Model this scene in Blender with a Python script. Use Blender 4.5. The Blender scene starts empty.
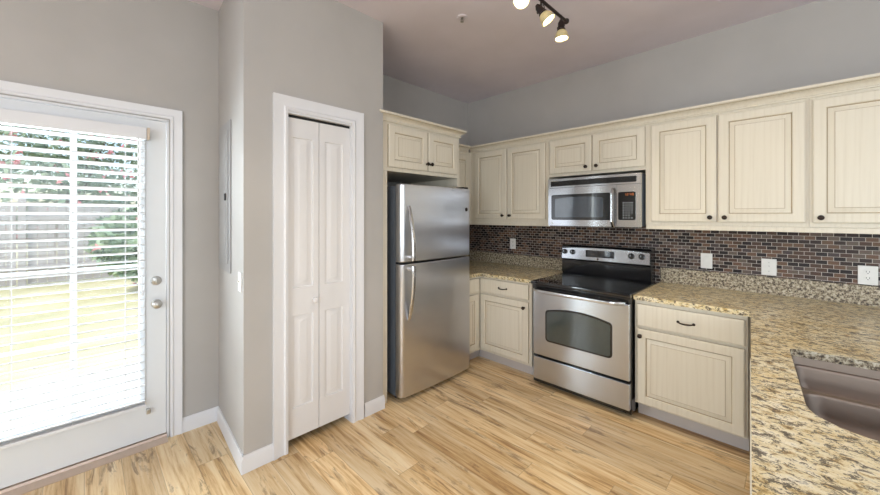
import bpy, bmesh, math, random
from mathutils import Vector, Matrix
random.seed(7)
PI = math.pi
scene = bpy.context.scene
C = scene.collection

# ------------------------------------------------------------------ camera
cam_d = bpy.data.cameras.new('camera')
cam_d.sensor_width = 36.0
cam_d.lens = 36.0 * 356.0 / 880.0
cam_d.shift_y = -31.5 / 880.0
cam_d.clip_start = 0.02
cam = bpy.data.objects.new('camera', cam_d)
C.objects.link(cam)
cam.location = (0, 0, 1.42)
cam.rotation_euler = (PI / 2, 0, PI / 4)
scene.camera = cam

# ------------------------------------------------------------------ exposure
vs = scene.view_settings
vs.view_transform = 'Standard'
vs.look = 'None'
vs.gamma = 1.0
vs.use_curve_mapping = False
vs.exposure = 0.08

# ------------------------------------------------------------------ world: daylight sky
world = bpy.data.worlds.new('sky')
scene.world = world
world.use_nodes = True
wn = world.node_tree
wn.nodes.clear()
sky = wn.nodes.new('ShaderNodeTexSky')
sky.sky_type = 'NISHITA'
sky.sun_disc = False
sky.sun_elevation = math.radians(50)
sky.sun_rotation = math.radians(200)
sky.air_density = 1.0
sky.dust_density = 2.0
bg = wn.nodes.new('ShaderNodeBackground')
bg.inputs['Strength'].default_value = 0.28
wo = wn.nodes.new('ShaderNodeOutputWorld')
wn.links.new(sky.outputs[0], bg.inputs[0])
wn.links.new(bg.outputs[0], wo.inputs[0])


def light(name, kind, loc, aim, energy, color, **kw):
    d = bpy.data.lights.new(name, kind)
    d.energy = energy
    d.color = color
    for k, v in kw.items():
        setattr(d, k, v)
    o = bpy.data.objects.new(name, d)
    C.objects.link(o)
    o.location = loc
    v = Vector(aim) - Vector(loc)
    o.rotation_euler = v.to_track_quat('-Z', 'Y').to_euler()
    return o


# sun on the garden; daylight at the glazed door and narrow window; the rest are added fill lamps
light('sun', 'SUN', (-6, -6, 9), (-9.2, 0.5, 0), 3.4, (1.0, 0.95, 0.86), angle=0.01)
light('daylight_at_door', 'AREA', (-3.7, -0.25, 1.7), (-1.2, 0.6, 0.9), 115, (0.84, 0.93, 1.0), shape='RECTANGLE', size=1.3, size_y=2.0)
light('added_garden_fill', 'AREA', (-3.9, -1.7, 1.7), (-2.5, 0.6, 1.4), 210, (0.82, 0.92, 1.0), shape='RECTANGLE', size=1.5, size_y=2.2)  # lamp added outside the door to brighten the narrow pantry side wall
light('daylight_at_narrow_window', 'AREA', (-3.06, -1.5, 1.25), (0, -1.2, 1.25), 34, (0.86, 0.94, 1.0), shape='RECTANGLE', size=1.0, size_y=1.55)
light('added_rear_fill', 'AREA', (1.1, -3.15, 1.45), (0.3, 3, 1.2), 116, (0.88, 0.94, 1.0), shape='RECTANGLE', size=2.8, size_y=1.7)  # fill lamp added outside the invented rear window
light('added_right_fill', 'AREA', (3.15, 0.2, 1.45), (-2, 1.0, 1.2), 60, (0.86, 0.93, 1.0), shape='RECTANGLE', size=3.0, size_y=1.7)  # added fill, shining in through the made-up window on the right

# ================================================================== node helpers


def mat(name):
    m = bpy.data.materials.new(name)
    m.use_nodes = True
    nt = m.node_tree
    b = nt.nodes['Principled BSDF']
    return m, nt, b


def N(nt, t, **kw):
    n = nt.nodes.new(t)
    for k, v in kw.items():
        if hasattr(n, k):
            setattr(n, k, v)
        else:
            n.inputs[k.replace('_', ' ')].default_value = v
    return n


def L(nt, a, b):
    nt.links.new(a, b)


def srgb(r, g, b):
    def f(c):
        c /= 255.0
        return c / 12.92 if c <= 0.04045 else ((c + 0.055) / 1.055) ** 2.4
    return (f(r), f(g), f(b), 1.0)


def ramp(nt, stops, interp='LINEAR'):
    r = nt.nodes.new('ShaderNodeValToRGB')
    r.color_ramp.interpolation = interp
    el = r.color_ramp.elements
    while len(el) < len(stops):
        el.new(0.5)
    for e, (p, c) in zip(el, stops):
        e.position = p
        e.color = c
    return r


def coords(nt, scale=(1, 1, 1), rot=(0, 0, 0), loc=(0, 0, 0), kind='Object'):
    tc = nt.nodes.new('ShaderNodeTexCoord')
    mp = nt.nodes.new('ShaderNodeMapping')
    mp.inputs['Scale'].default_value = scale
    mp.inputs['Rotation'].default_value = rot
    mp.inputs['Location'].default_value = loc
    L(nt, tc.outputs[kind], mp.inputs[0])
    return mp.outputs[0]


def mathn(nt, op, a, b=None, c=None):
    n = nt.nodes.new('ShaderNodeMath')
    n.operation = op
    for i, v in enumerate((a, b, c)):
        if v is None:
            continue
        if isinstance(v, (int, float)):
            n.inputs[i].default_value = v
        else:
            L(nt, v, n.inputs[i])
    return n.outputs[0]


def mixc(nt, fac, a, b, mode='MIX'):
    n = nt.nodes.new('ShaderNodeMix')
    n.data_type = 'RGBA'
    n.blend_type = mode
    for sock, v in ((n.inputs[0], fac), (n.inputs[6], a), (n.inputs[7], b)):
        if isinstance(v, (int, float, tuple)):
            sock.default_value = v
        else:
            L(nt, v, sock)
    return n.outputs[2]


def bump(nt, b, height, strength=0.2, dist=0.002):
    n = nt.nodes.new('ShaderNodeBump')
    n.inputs['Strength'].default_value = strength
    n.inputs['Distance'].default_value = dist
    L(nt, height, n.inputs['Height'])
    L(nt, n.outputs[0], b.inputs['Normal'])


def noise(nt, vec, scale, detail=4, rough=0.55, dist=0.0):
    n = nt.nodes.new('ShaderNodeTexNoise')
    n.inputs['Scale'].default_value = scale
    n.inputs['Detail'].default_value = detail
    n.inputs['Roughness'].default_value = rough
    n.inputs['Distortion'].default_value = dist
    L(nt, vec, n.inputs['Vector'])
    return n


def painted(name, col, rough=0.6, var=0.03, spec=0.4, bstr=0.08, bscale=220):
    """paint with a very faint mottling and orange-peel bump"""
    m, nt, b = mat(name)
    v = coords(nt)
    n = noise(nt, v, 2.3, 3)
    c2 = tuple(max(0, x * (1 - var * 3)) for x in col[:3]) + (1,)
    c3 = tuple(min(1, x * (1 + var)) for x in col[:3]) + (1,)
    r = ramp(nt, [(0.3, c2), (0.7, c3)])
    L(nt, n.outputs[0], r.inputs[0])
    L(nt, r.outputs[0], b.inputs['Base Color'])
    b.inputs['Roughness'].default_value = rough
    b.inputs['Specular IOR Level'].default_value = spec
    if bstr:
        n2 = noise(nt, v, bscale, 2)
        bump(nt, b, n2.outputs[0], bstr, 0.001)
    return m


def metal(name, col, rough=0.3, axis='x', streak=0.08, aniso=0.0, arot=0.0):
    """brushed metal: fine streaks along one local axis"""
    m, nt, b = mat(name)
    s = {'x': (1.5, 120, 120), 'z': (120, 120, 1.5), 'y': (120, 1.5, 120)}[axis]
    v = coords(nt, s)
    n = noise(nt, v, 1.0, 3)
    mr = nt.nodes.new('ShaderNodeMapRange')
    mr.inputs['To Min'].default_value = rough - streak
    mr.inputs['To Max'].default_value = rough + streak
    L(nt, n.outputs[0], mr.inputs[0])
    L(nt, mr.outputs[0], b.inputs['Roughness'])
    r = ramp(nt, [(0.3, tuple(x * 0.985 for x in col[:3]) + (1,)), (0.7, col)])
    L(nt, n.outputs[0], r.inputs[0])
    L(nt, r.outputs[0], b.inputs['Base Color'])
    b.inputs['Metallic'].default_value = 1.0
    if aniso:
        tg = nt.nodes.new('ShaderNodeTangent')
        tg.direction_type = 'RADIAL'
        tg.axis = 'Z'
        b.inputs['Anisotropic'].default_value = aniso
        b.inputs['Anisotropic Rotation'].default_value = arot
        L(nt, tg.outputs[0], b.inputs['Tangent'])
    return m


def plain(name, col, rough=0.5, metallic=0.0, coat=0.0, emis=None, estr=0.0, spec=0.5):
    m, nt, b = mat(name)
    v = coords(nt)
    n = noise(nt, v, 35, 2)
    r = ramp(nt, [(0.3, tuple(x * 0.94 for x in col[:3]) + (1,)), (0.7, col)])
    L(nt, n.outputs[0], r.inputs[0])
    L(nt, r.outputs[0], b.inputs['Base Color'])
    b.inputs['Roughness'].default_value = rough
    b.inputs['Metallic'].default_value = metallic
    b.inputs['Coat Weight'].default_value = coat
    b.inputs['Specular IOR Level'].default_value = spec
    if emis:
        b.inputs['Emission Color'].default_value = emis
        b.inputs['Emission Strength'].default_value = estr
    return m


# ================================================================== materials
M = {}
M['wall'] = painted('wall_paint', srgb(182, 178, 174), 0.75, 0.02)
M['ceiling'] = painted('ceiling_paint', srgb(222, 214, 221), 0.85, 0.02)
M['trim'] = painted('white_trim_paint', srgb(226, 226, 229), 0.4, 0.01, bstr=0.02)
M['door_white'] = painted('white_door_paint', srgb(226, 224, 224), 0.45, 0.01, bstr=0.03)
M['ext_door'] = painted('exterior_door_paint', srgb(226, 228, 230), 0.4, 0.01, bstr=0.02)


def cabinet_paint():
    m, nt, b = mat('antiqued_cream_paint')
    v = coords(nt, (60, 60, 1.5))
    n = noise(nt, v, 1.0, 5, 0.6)
    r = ramp(nt, [(0.25, srgb(210, 201, 183)), (0.5, srgb(218, 210, 193)), (0.8, srgb(221, 214, 198))])
    L(nt, n.outputs[0], r.inputs[0])
    L(nt, r.outputs[0], b.inputs['Base Color'])
    b.inputs['Roughness'].default_value = 0.42
    return m


M['cab'] = cabinet_paint()
M['glaze'] = painted('brown_antique_glaze', srgb(174, 157, 131), 0.5, 0.05, bstr=0)
M['toe'] = painted('toe_kick_vinyl', srgb(198, 190, 186), 0.5, 0.02, bstr=0)
M['cab_in'] = painted('cabinet_interior', srgb(150, 140, 122), 0.6, 0.02, bstr=0)
M['knob'] = plain('oil_rubbed_bronze', srgb(58, 48, 42), 0.35, 0.8)
M['bronze'] = plain('dark_bronze', srgb(62, 52, 50), 0.4, 0.7)
M['steel_v'] = metal('brushed_steel_fridge', srgb(206, 206, 210), 0.28, 'x', 0.0, 0.75)
M['steel_h'] = metal('brushed_steel_range', srgb(200, 203, 208), 0.26, 'x', 0.0, 0.8, 0.25)
M['steel_handle'] = metal('steel_handle', srgb(200, 200, 203), 0.22, 'z', 0.04)
M['steel_sink'] = metal('sink_steel', srgb(138, 124, 113), 0.5, 'x', 0.03)
M['nickel'] = plain('satin_nickel', srgb(190, 188, 184), 0.28, 1.0)
M['fridge_side'] = painted('grey_textured_steel', srgb(92, 98, 106), 0.45, 0.03, bstr=0.15, bscale=500)
M['black'] = plain('black_enamel', srgb(17, 18, 21), 0.18, 0.0, 0.4)
M['blackgap'] = plain('black_gasket', srgb(14, 14, 15), 0.6)
M['blackglass'] = plain('black_ceramic_glass', srgb(10, 12, 18), 0.06, 0.0, 0.8)
M['oven_glass'] = plain('tinted_oven_glass', srgb(66, 74, 72), 0.1, 0.0, 0.8)
M['mic_glass'] = plain('tinted_microwave_glass', srgb(66, 74, 84), 0.12, 0.0, 0.8)
M['ring'] = plain('burner_ring_print', srgb(62, 62, 66), 0.15)
M['plate'] = plain('white_outlet_plastic', srgb(236, 234, 230), 0.35)
M['slot'] = plain('dark_slot', srgb(60, 55, 52), 0.6)
M['keys'] = plain('key_print', srgb(190, 198, 205), 0.4)
M['clock'] = plain('orange_clock_digits', srgb(150, 70, 20), 0.4, emis=(1.0, 0.32, 0.05, 1), estr=0.35)
M['panel_grey'] = painted('breaker_panel_enamel', srgb(160, 158, 157), 0.4, 0.02, bstr=0.02)
M['threshold'] = plain('bronze_threshold', srgb(206, 186, 170), 0.3, 0.5)
M['bulb'] = plain('lamp_lens', srgb(255, 244, 220), 0.3, emis=(1.0, 0.87, 0.62, 1), estr=22.0)
M['cord'] = plain('blind_cord', srgb(228, 228, 226), 0.7)


def slat_material():
    m, nt, b = mat('white_blind_slats')
    v = coords(nt)
    n = noise(nt, v, 30, 2)
    r = ramp(nt, [(0.3, srgb(212, 212, 214)), (0.7, srgb(224, 224, 224))])
    L(nt, n.outputs[0], r.inputs[0])
    L(nt, r.outputs[0], b.inputs['Base Color'])
    b.inputs['Roughness'].default_value = 0.45
    t = nt.nodes.new('ShaderNodeBsdfTranslucent')
    t.inputs[0].default_value = srgb(240, 240, 236)
    mx = nt.nodes.new('ShaderNodeMixShader')
    mx.inputs[0].default_value = 0.06
    out = nt.nodes['Material Output']
    L(nt, b.outputs[0], mx.inputs[1])
    L(nt, t.outputs[0], mx.inputs[2])
    L(nt, mx.outputs[0], out.inputs[0])
    return m


M['slat'] = slat_material()


def shade_material():
    m, nt, b = mat('amber_frosted_glass')
    v = coords(nt)
    n = noise(nt, v, 60, 3)
    r = ramp(nt, [(0.3, srgb(196, 182, 138)), (0.7, srgb(214, 202, 160))])
    L(nt, n.outputs[0], r.inputs[0])
    L(nt, r.outputs[0], b.inputs['Base Color'])
    b.inputs['Roughness'].default_value = 0.35
    t = nt.nodes.new('ShaderNodeBsdfTranslucent')
    t.inputs[0].default_value = srgb(222, 206, 160)
    mx = nt.nodes.new('ShaderNodeMixShader')
    mx.inputs[0].default_value = 0.08
    L(nt, b.outputs[0], mx.inputs[1])
    L(nt, t.outputs[0], mx.inputs[2])
    L(nt, mx.outputs[0], nt.nodes['Material Output'].inputs[0])
    return m


M['shade'] = shade_material()


def glass_material():
    m = bpy.data.materials.new('clear_window_glass')
    m.use_nodes = True
    nt = m.node_tree
    nt.nodes.clear()
    out = nt.nodes.new('ShaderNodeOutputMaterial')
    tr = nt.nodes.new('ShaderNodeBsdfTransparent')
    tr.inputs[0].default_value = (0.96, 0.98, 0.98, 1)
    gl = nt.nodes.new('ShaderNodeBsdfGlossy')
    gl.inputs['Roughness'].default_value = 0.02
    lw = nt.nodes.new('ShaderNodeLayerWeight')
    lw.inputs['Blend'].default_value = 0.5
    fr = nt.nodes.new('ShaderNodeMath')
    fr.operation = 'MULTIPLY_ADD'
    L(nt, mathn(nt, 'POWER', lw.outputs['Facing'], 5.0), fr.inputs[0])
    fr.inputs[1].default_value = 0.5
    fr.inputs[2].default_value = 0.03
    mx = nt.nodes.new('ShaderNodeMixShader')
    L(nt, fr.outputs[0], mx.inputs[0])
    L(nt, tr.outputs[0], mx.inputs[1])
    L(nt, gl.outputs[0], mx.inputs[2])
    L(nt, mx.outputs[0], out.inputs[0])
    return m


M['glass'] = glass_material()


def floor_material():
    """maple-look vinyl planks running along X"""
    m, nt, b = mat('vinyl_plank_floor')
    tc = nt.nodes.new('ShaderNodeTexCoord')
    sx = nt.nodes.new('ShaderNodeSeparateXYZ')
    L(nt, tc.outputs['Object'], sx.inputs[0])
    PW, PL = 0.152, 1.22
    row = mathn(nt, 'FLOOR', mathn(nt, 'DIVIDE', sx.outputs[1], PW))
    wn1 = nt.nodes.new('ShaderNodeTexWhiteNoise')
    wn1.noise_dimensions = '1D'
    L(nt, row, wn1.inputs['W'])
    xo = mathn(nt, 'ADD', mathn(nt, 'DIVIDE', sx.outputs[0], PL), mathn(nt, 'MULTIPLY', wn1.outputs[0], 5.0))
    col = mathn(nt, 'FLOOR', xo)
    cb = nt.nodes.new('ShaderNodeCombineXYZ')
    L(nt, col, cb.inputs[0])
    L(nt, row, cb.inputs[1])
    wn2 = nt.nodes.new('ShaderNodeTexWhiteNoise')
    wn2.noise_dimensions = '2D'
    L(nt, cb.outputs[0], wn2.inputs['Vector'])
    # per-plank shifted coordinates
    off = nt.nodes.new('ShaderNodeVectorMath')
    off.operation = 'MULTIPLY_ADD'
    off.inputs[1].default_value = (7.0, 7.0, 7.0)
    L(nt, wn2.outputs['Color'], off.inputs[0])
    L(nt, tc.outputs['Object'], off.inputs[2])
    mp = nt.nodes.new('ShaderNodeMapping')
    mp.inputs['Scale'].default_value = (0.9, 15.0, 1.0)
    L(nt, off.outputs[0], mp.inputs[0])
    g1 = noise(nt, mp.outputs[0], 1.0, 6, 0.6, 0.6)
    g2 = noise(nt, mp.outputs[0], 3.4, 5, 0.65, 0.3)
    base = ramp(nt, [(0.35, srgb(158, 118, 76)), (0.43, srgb(206, 170, 120)), (0.50, srgb(230, 202, 156)), (0.60, srgb(244, 224, 188))])
    L(nt, mathn(nt, 'ADD', mathn(nt, 'MULTIPLY', g1.outputs[0], 0.6), mathn(nt, 'MULTIPLY', g2.outputs[0], 0.4)), base.inputs[0])
    tone = ramp(nt, [(0.0, (0.76, 0.72, 0.68, 1)), (0.5, (0.95, 0.94, 0.93, 1)), (1.0, (1.06, 1.05, 1.03, 1))])
    L(nt, wn2.outputs[0], tone.inputs[0])
    c1 = mixc(nt, 1.0, base.outputs[0], tone.outputs[0], 'MULTIPLY')
    # dark knots and mineral streaks
    mp2 = nt.nodes.new('ShaderNodeMapping')
    mp2.inputs['Scale'].default_value = (2.2, 14.0, 1.0)
    mp2.inputs['Rotation'].default_value = (0, 0, 0.05)
    L(nt, off.outputs[0], mp2.inputs[0])
    k = noise(nt, mp2.outputs[0], 1.0, 5, 0.72, 1.2)
    kr = ramp(nt, [(0.0, (0, 0, 0, 1)), (0.555, (0, 0, 0, 1)), (0.60, (0.45, 0.45, 0.45, 1)), (0.67, (1, 1, 1, 1))])
    L(nt, k.outputs[0], kr.inputs[0])
    c2 = mixc(nt, mathn(nt, 'MULTIPLY', kr.outputs[0], 0.75), c1, srgb(116, 82, 56))
    # joints
    fy = mathn(nt, 'FRACT', mathn(nt, 'DIVIDE', sx.outputs[1], PW))
    fx = mathn(nt, 'FRACT', xo)
    jy = mathn(nt, 'LESS_THAN', fy, 0.018)
    jx = mathn(nt, 'LESS_THAN', fx, 0.0028)
    j = mathn(nt, 'MAXIMUM', jy, jx)
    c3 = mixc(nt, mathn(nt, 'MULTIPLY', j, 0.55), c2, srgb(150, 122, 92))
    L(nt, c3, b.inputs['Base Color'])
    b.inputs['Roughness'].default_value = 0.33
    b.inputs['Specular IOR Level'].default_value = 0.5
    bump(nt, b, g2.outputs[0], 0.06, 0.001)
    return m


M['floor'] = floor_material()


def granite_material():
    m, nt, b = mat('gold_beige_granite')
    v = coords(nt, (1, 1, 1))
    vd = coords(nt, (20, 42, 35), (0, 0, -0.75))
    big = noise(nt, v, 3.5, 4, 0.65)
    n1 = noise(nt, vd, 1.0, 5, 0.7, 0.5)
    n2 = noise(nt, v, 26, 5, 0.8)
    base = ramp(nt, [(0.38, srgb(96, 76, 54)), (0.43, srgb(180, 152, 104)), (0.47, srgb(224, 210, 170)), (0.58, srgb(240, 232, 208)), (0.66, srgb(160, 152, 142))])
    L(nt, mathn(nt, 'ADD', mathn(nt, 'MULTIPLY', n1.outputs[0], 0.5), mathn(nt, 'MULTIPLY', n2.outputs[0], 0.5)), base.inputs[0])
    gold = ramp(nt, [(0.45, (0, 0, 0, 1)), (0.62, (1, 1, 1, 1))])
    L(nt, big.outputs[0], gold.inputs[0])
    c1 = mixc(nt, mathn(nt, 'MULTIPLY', gold.outputs[0], 0.32), base.outputs[0], srgb(214, 182, 104))
    n3 = noise(nt, coords(nt, (27, 46, 40), (0, 0, -0.75), (3, 5, 1)), 1.0, 6, 0.78, 0.8)
    dk = ramp(nt, [(0.0, (0, 0, 0, 1)), (0.54, (0, 0, 0, 1)), (0.56, (1, 1, 1, 1))])
    L(nt, n3.outputs[0], dk.inputs[0])
    c2 = mixc(nt, mathn(nt, 'MULTIPLY', dk.outputs[0], 0.85), c1, srgb(72, 56, 44))
    n4 = noise(nt, v, 40, 5, 0.8)
    dk2 = ramp(nt, [(0.0, (0, 0, 0, 1)), (0.56, (0, 0, 0, 1)), (0.58, (1, 1, 1, 1))])
    L(nt, n4.outputs[0], dk2.inputs[0])
    c3 = mixc(nt, mathn(nt, 'MULTIPLY', dk2.outputs[0], 0.85), c2, srgb(56, 46, 42))
    L(nt, c3, b.inputs['Base Color'])
    b.inputs['Roughness'].default_value = 0.3
    return m


M['granite'] = granite_material()


def granite_edge_material():
    m, nt, b = mat('granite_upstand')
    v = coords(nt, (1, 1, 1))
    n2 = noise(nt, v, 60, 5, 0.75)
    base = ramp(nt, [(0.38, srgb(50, 44, 40)), (0.46, srgb(112, 96, 76)), (0.53, srgb(176, 164, 140)), (0.66, srgb(206, 198, 180))])
    L(nt, n2.outputs[0], base.inputs[0])
    L(nt, base.outputs[0], b.inputs['Base Color'])
    b.inputs['Roughness'].default_value = 0.42
    return m


M['granite_up'] = granite_edge_material()


def tile_material():
    """little glass and stone bricks in a running bond, pale grout (wall lies in the XZ plane)"""
    m, nt, b = mat('mosaic_tile')
    tc = nt.nodes.new('ShaderNodeTexCoord')
    sx = nt.nodes.new('ShaderNodeSeparateXYZ')
    L(nt, tc.outputs['Object'], sx.inputs[0])
    TH, TW = 0.0262, 0.0535
    u0 = mathn(nt, 'ADD', sx.outputs[0], sx.outputs[1])
    zr = mathn(nt, 'DIVIDE', sx.outputs[2], TH)
    row = mathn(nt, 'FLOOR', zr)
    sh = mathn(nt, 'MULTIPLY', mathn(nt, 'MODULO', row, 2.0), 0.5)
    u = mathn(nt, 'ADD', mathn(nt, 'DIVIDE', u0, TW), sh)
    col = mathn(nt, 'FLOOR', u)
    cb = nt.nodes.new('ShaderNodeCombineXYZ')
    L(nt, col, cb.inputs[0])
    L(nt, row, cb.inputs[1])
    w = nt.nodes.new('ShaderNodeTexWhiteNoise')
    w.noise_dimensions = '2D'
    L(nt, cb.outputs[0], w.inputs['Vector'])
    r = ramp(nt, [(0.0, srgb(34, 26, 26)), (0.24, srgb(54, 40, 36)), (0.44, srgb(82, 60, 50)), (0.62, srgb(108, 82, 66)), (0.78, srgb(104, 90, 82)), (0.92, srgb(74, 62, 62))], 'CONSTANT')
    L(nt, w.outputs[0], r.inputs[0])
    n = noise(nt, coords(nt), 90, 4, 0.6)
    c0 = mixc(nt, 0.25, r.outputs[0], n.outputs['Color'], 'OVERLAY')
    fz = mathn(nt, 'FRACT', zr)
    fu = mathn(nt, 'FRACT', u)
    g = mathn(nt, 'MAXIMUM', mathn(nt, 'LESS_THAN', fz, 0.10), mathn(nt, 'LESS_THAN', fu, 0.055))
    c = mixc(nt, g, c0, srgb(196, 188, 180))
    L(nt, c, b.inputs['Base Color'])
    rr = mathn(nt, 'ADD', mathn(nt, 'MULTIPLY', g, 0.4), 0.42)
    b.inputs['Specular IOR Level'].default_value = 0.25
    L(nt, rr, b.inputs['Roughness'])
    bump(nt, b, mathn(nt, 'SUBTRACT', 1.0, g), 0.4, 0.002)
    return m


M['tile'] = tile_material()


def grass_material():
    m, nt, b = mat('lawn')
    v = coords(nt)
    n = noise(nt, v, 1.2, 6, 0.7)
    r = ramp(nt, [(0.3, srgb(176, 172, 128)), (0.6, srgb(202, 194, 156)), (0.8, srgb(214, 206, 176))])
    L(nt, n.outputs[0], r.inputs[0])
    L(nt, r.outputs[0], b.inputs['Base Color'])
    b.inputs['Roughness'].default_value = 0.95
    return m


M['grass'] = grass_material()
M['concrete'] = painted('concrete_patio', srgb(168, 165, 160), 0.9, 0.04, bstr=0.2)
M['fence'] = painted('weathered_fence_wood', srgb(188, 180, 178), 0.8, 0.06, bstr=0.2, bscale=60)
M['leaf'] = plain('hedge_leaf', srgb(146, 166, 132), 0.6)
M['leaf2'] = plain('deep_hedge_leaf', srgb(116, 142, 112), 0.6)
M['flower'] = plain('pink_blossom', srgb(232, 150, 156), 0.6)
M['bark'] = painted('shrub_bark', srgb(92, 78, 66), 0.9, 0.08, bstr=0.4, bscale=50)

# ================================================================== mesh helpers


def new():
    return bmesh.new()


def box(bm, x0, x1, y0, y1, z0, z1, bev=0.0, mi=0, seg=2):
    vs_ = [bm.verts.new(p) for p in ((x0, y0, z0), (x1, y0, z0), (x1, y1, z0), (x0, y1, z0), (x0, y0, z1), (x1, y0, z1), (x1, y1, z1), (x0, y1, z1))]
    fs = [(0, 3, 2, 1), (4, 5, 6, 7), (0, 1, 5, 4), (1, 2, 6, 5), (2, 3, 7, 6), (3, 0, 4, 7)]
    faces = [bm.faces.new([vs_[i] for i in f]) for f in fs]
    for f in faces:
        f.material_index = mi
    if bev > 0:
        edges = list({e for f in faces for e in f.edges})
        r = bmesh.ops.bevel(bm, geom=edges, offset=bev, segments=seg, affect='EDGES', profile=0.5)
        for f in r['faces']:
            f.material_index = mi
    return bm


def prism(bm, pts, a0, a1, axis='y', mi=0):
    """extrude a 2-D outline along an axis; pts are (u, v): axis y -> (x, z), axis x -> (y, z), axis z -> (x, y)"""
    def P(u, v, a):
        return {'y': (u, a, v), 'x': (a, u, v), 'z': (u, v, a)}[axis]
    A = [bm.verts.new(P(u, v, a0)) for u, v in pts]
    B = [bm.verts.new(P(u, v, a1)) for u, v in pts]
    n = len(pts)
    fs = [bm.faces.new(A), bm.faces.new(B[::-1])]
    for i in range(n):
        j = (i + 1) % n
        fs.append(bm.faces.new((A[i], B[i], B[j], A[j])))
    for f in fs:
        f.material_index = mi
    return bm


def tube(bm, pts, r, seg=10, mi=0, closed_caps=True, radii=None):
    pts = [Vector(p) for p in pts]
    rings = []
    up = None
    for i, p in enumerate(pts):
        if i == 0:
            t = pts[1] - pts[0]
        elif i == len(pts) - 1:
            t = pts[-1] - pts[-2]
        else:
            t = (pts[i + 1] - pts[i]).normalized() + (pts[i] - pts[i - 1]).normalized()
        t.normalize()
        if up is None:
            a = Vector((0, 0, 1)) if abs(t.z) < 0.9 else Vector((1, 0, 0))
            up = (a - t * a.dot(t)).normalized()
        else:
            up = (up - t * up.dot(t)).normalized()
        s = t.cross(up)
        rr = radii[i] if radii else r
        rings.append([bm.verts.new(p + (up * math.cos(2 * PI * k / seg) + s * math.sin(2 * PI * k / seg)) * rr) for k in range(seg)])
    for a, b in zip(rings[:-1], rings[1:]):
        for k in range(seg):
            f = bm.faces.new((a[k], a[(k + 1) % seg], b[(k + 1) % seg], b[k]))
            f.material_index = mi
    if closed_caps:
        for rg in (rings[0], rings[-1]):
            f = bm.faces.new(rg)
            f.material_index = mi
    return bm


def lathe(bm, prof, seg=24, M4=None, mi=0):
    """prof: list of (radius, height) about local z, M4 places it"""
    M4 = M4 or Matrix()
    rings = []
    for r, z in prof:
        if r < 1e-6:
            rings.append([bm.verts.new(M4 @ Vector((0, 0, z)))])
        else:
            rings.append([bm.verts.new(M4 @ Vector((r * math.cos(2 * PI * k / seg), r * math.sin(2 * PI * k / seg), z))) for k in range(seg)])
    for a, b in zip(rings[:-1], rings[1:]):
        for k in range(seg):
            k2 = (k + 1) % seg
            if len(a) == 1 and len(b) == 1:
                continue
            if len(a) == 1:
                f = bm.faces.new((a[0], b[k], b[k2]))
            elif len(b) == 1:
                f = bm.faces.new((a[k], a[k2], b[0]))
            else:
                f = bm.faces.new((a[k], a[k2], b[k2], b[k]))
            f.material_index = mi
    return bm


def obj(name, bm, m, parent=None, loc=None, smooth=True, **props):
    bmesh.ops.recalc_face_normals(bm, faces=bm.faces)
    me = bpy.data.meshes.new(name)
    bm.to_mesh(me)
    bm.free()
    for x in (m if isinstance(m, (list, tuple)) else [m]):
        me.materials.append(x)
    if smooth:
        for p in me.polygons:
            p.use_smooth = True
        me.set_sharp_from_angle(angle=math.radians(32))
    o = bpy.data.objects.new(name, me)
    if smooth:
        wm = o.modifiers.new('weighted_normals', 'WEIGHTED_NORMAL')
        wm.keep_sharp = True
    C.objects.link(o)
    if parent is not None:
        o.parent = parent
    if loc:
        o.location = loc
    for k, v in props.items():
        o[k] = v
    return o


def thing(name, label, cat, loc=(0, 0, 0), rotz=0.0, group=None):
    o = bpy.data.objects.new(name, None)
    o.empty_display_size = 0.1
    C.objects.link(o)
    o.location = loc
    o.rotation_euler = (0, 0, rotz)
    o['label'] = label
    o['category'] = cat
    if group:
        o['group'] = group
    return o


def tag(o, label, cat, group=None):
    o['label'] = label
    o['category'] = cat
    if group:
        o['group'] = group
    return o


def struct(name, bm, m, label=None, parent=None, **kw):
    o = obj(name, bm, m, parent, **kw)
    if parent is None:
        o['kind'] = 'structure'
        if label:
            o['label'] = label
    return o


# facing matrices for small round things: local +z points out of the face
FRONT = Matrix.Rotation(PI / 2, 4, 'X')          # +z -> -y

# ================================================================== the room shell
CEIL = 2.85
XL = -2.85      # wall with the glazed door
XP = -2.16      # wall with the bifold door
YW = 3.45       # range wall
XK = -2.95      # kitchen left wall
XR = 3.05
YB = -3.05

struct('floor', box(new(), -3.05, XR + .1, YB - .1, YW + .1, -0.1, 0.0), M['floor'], 'pale maple-look plank floor')
struct('ceiling', box(new(), -3.1, XR + .1, YB - .1, YW + .1, CEIL, CEIL + .1), M['ceiling'], 'plain flat ceiling')

# wall with glazed door: hole Y -0.53..0.385, z 0..2.035 ; narrow window hole Y -1.0..-.84
DY0, DY1, DZ = -0.55, 0.385, 2.035
WY0, WY1, WZ0, WZ1 = -1.75, -0.78, 0.45, 2.05
b = new()
box(b, XL - .15, XL, DY1, 1.47, 0, CEIL)
box(b, XL - .15, XL, DY0, DY1, DZ, CEIL)
box(b, XL - .15, XL, WY1, DY0, 0, CEIL)
box(b, XL - .15, XL, WY0, WY1, 0, WZ0)
box(b, XL - .15, XL, WY0, WY1, WZ1, CEIL)
box(b, XL - .15, XL, YB, WY0, 0, CEIL)
struct('wall_left', b, M['wall'], 'warm grey painted wall around the glazed door')

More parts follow.
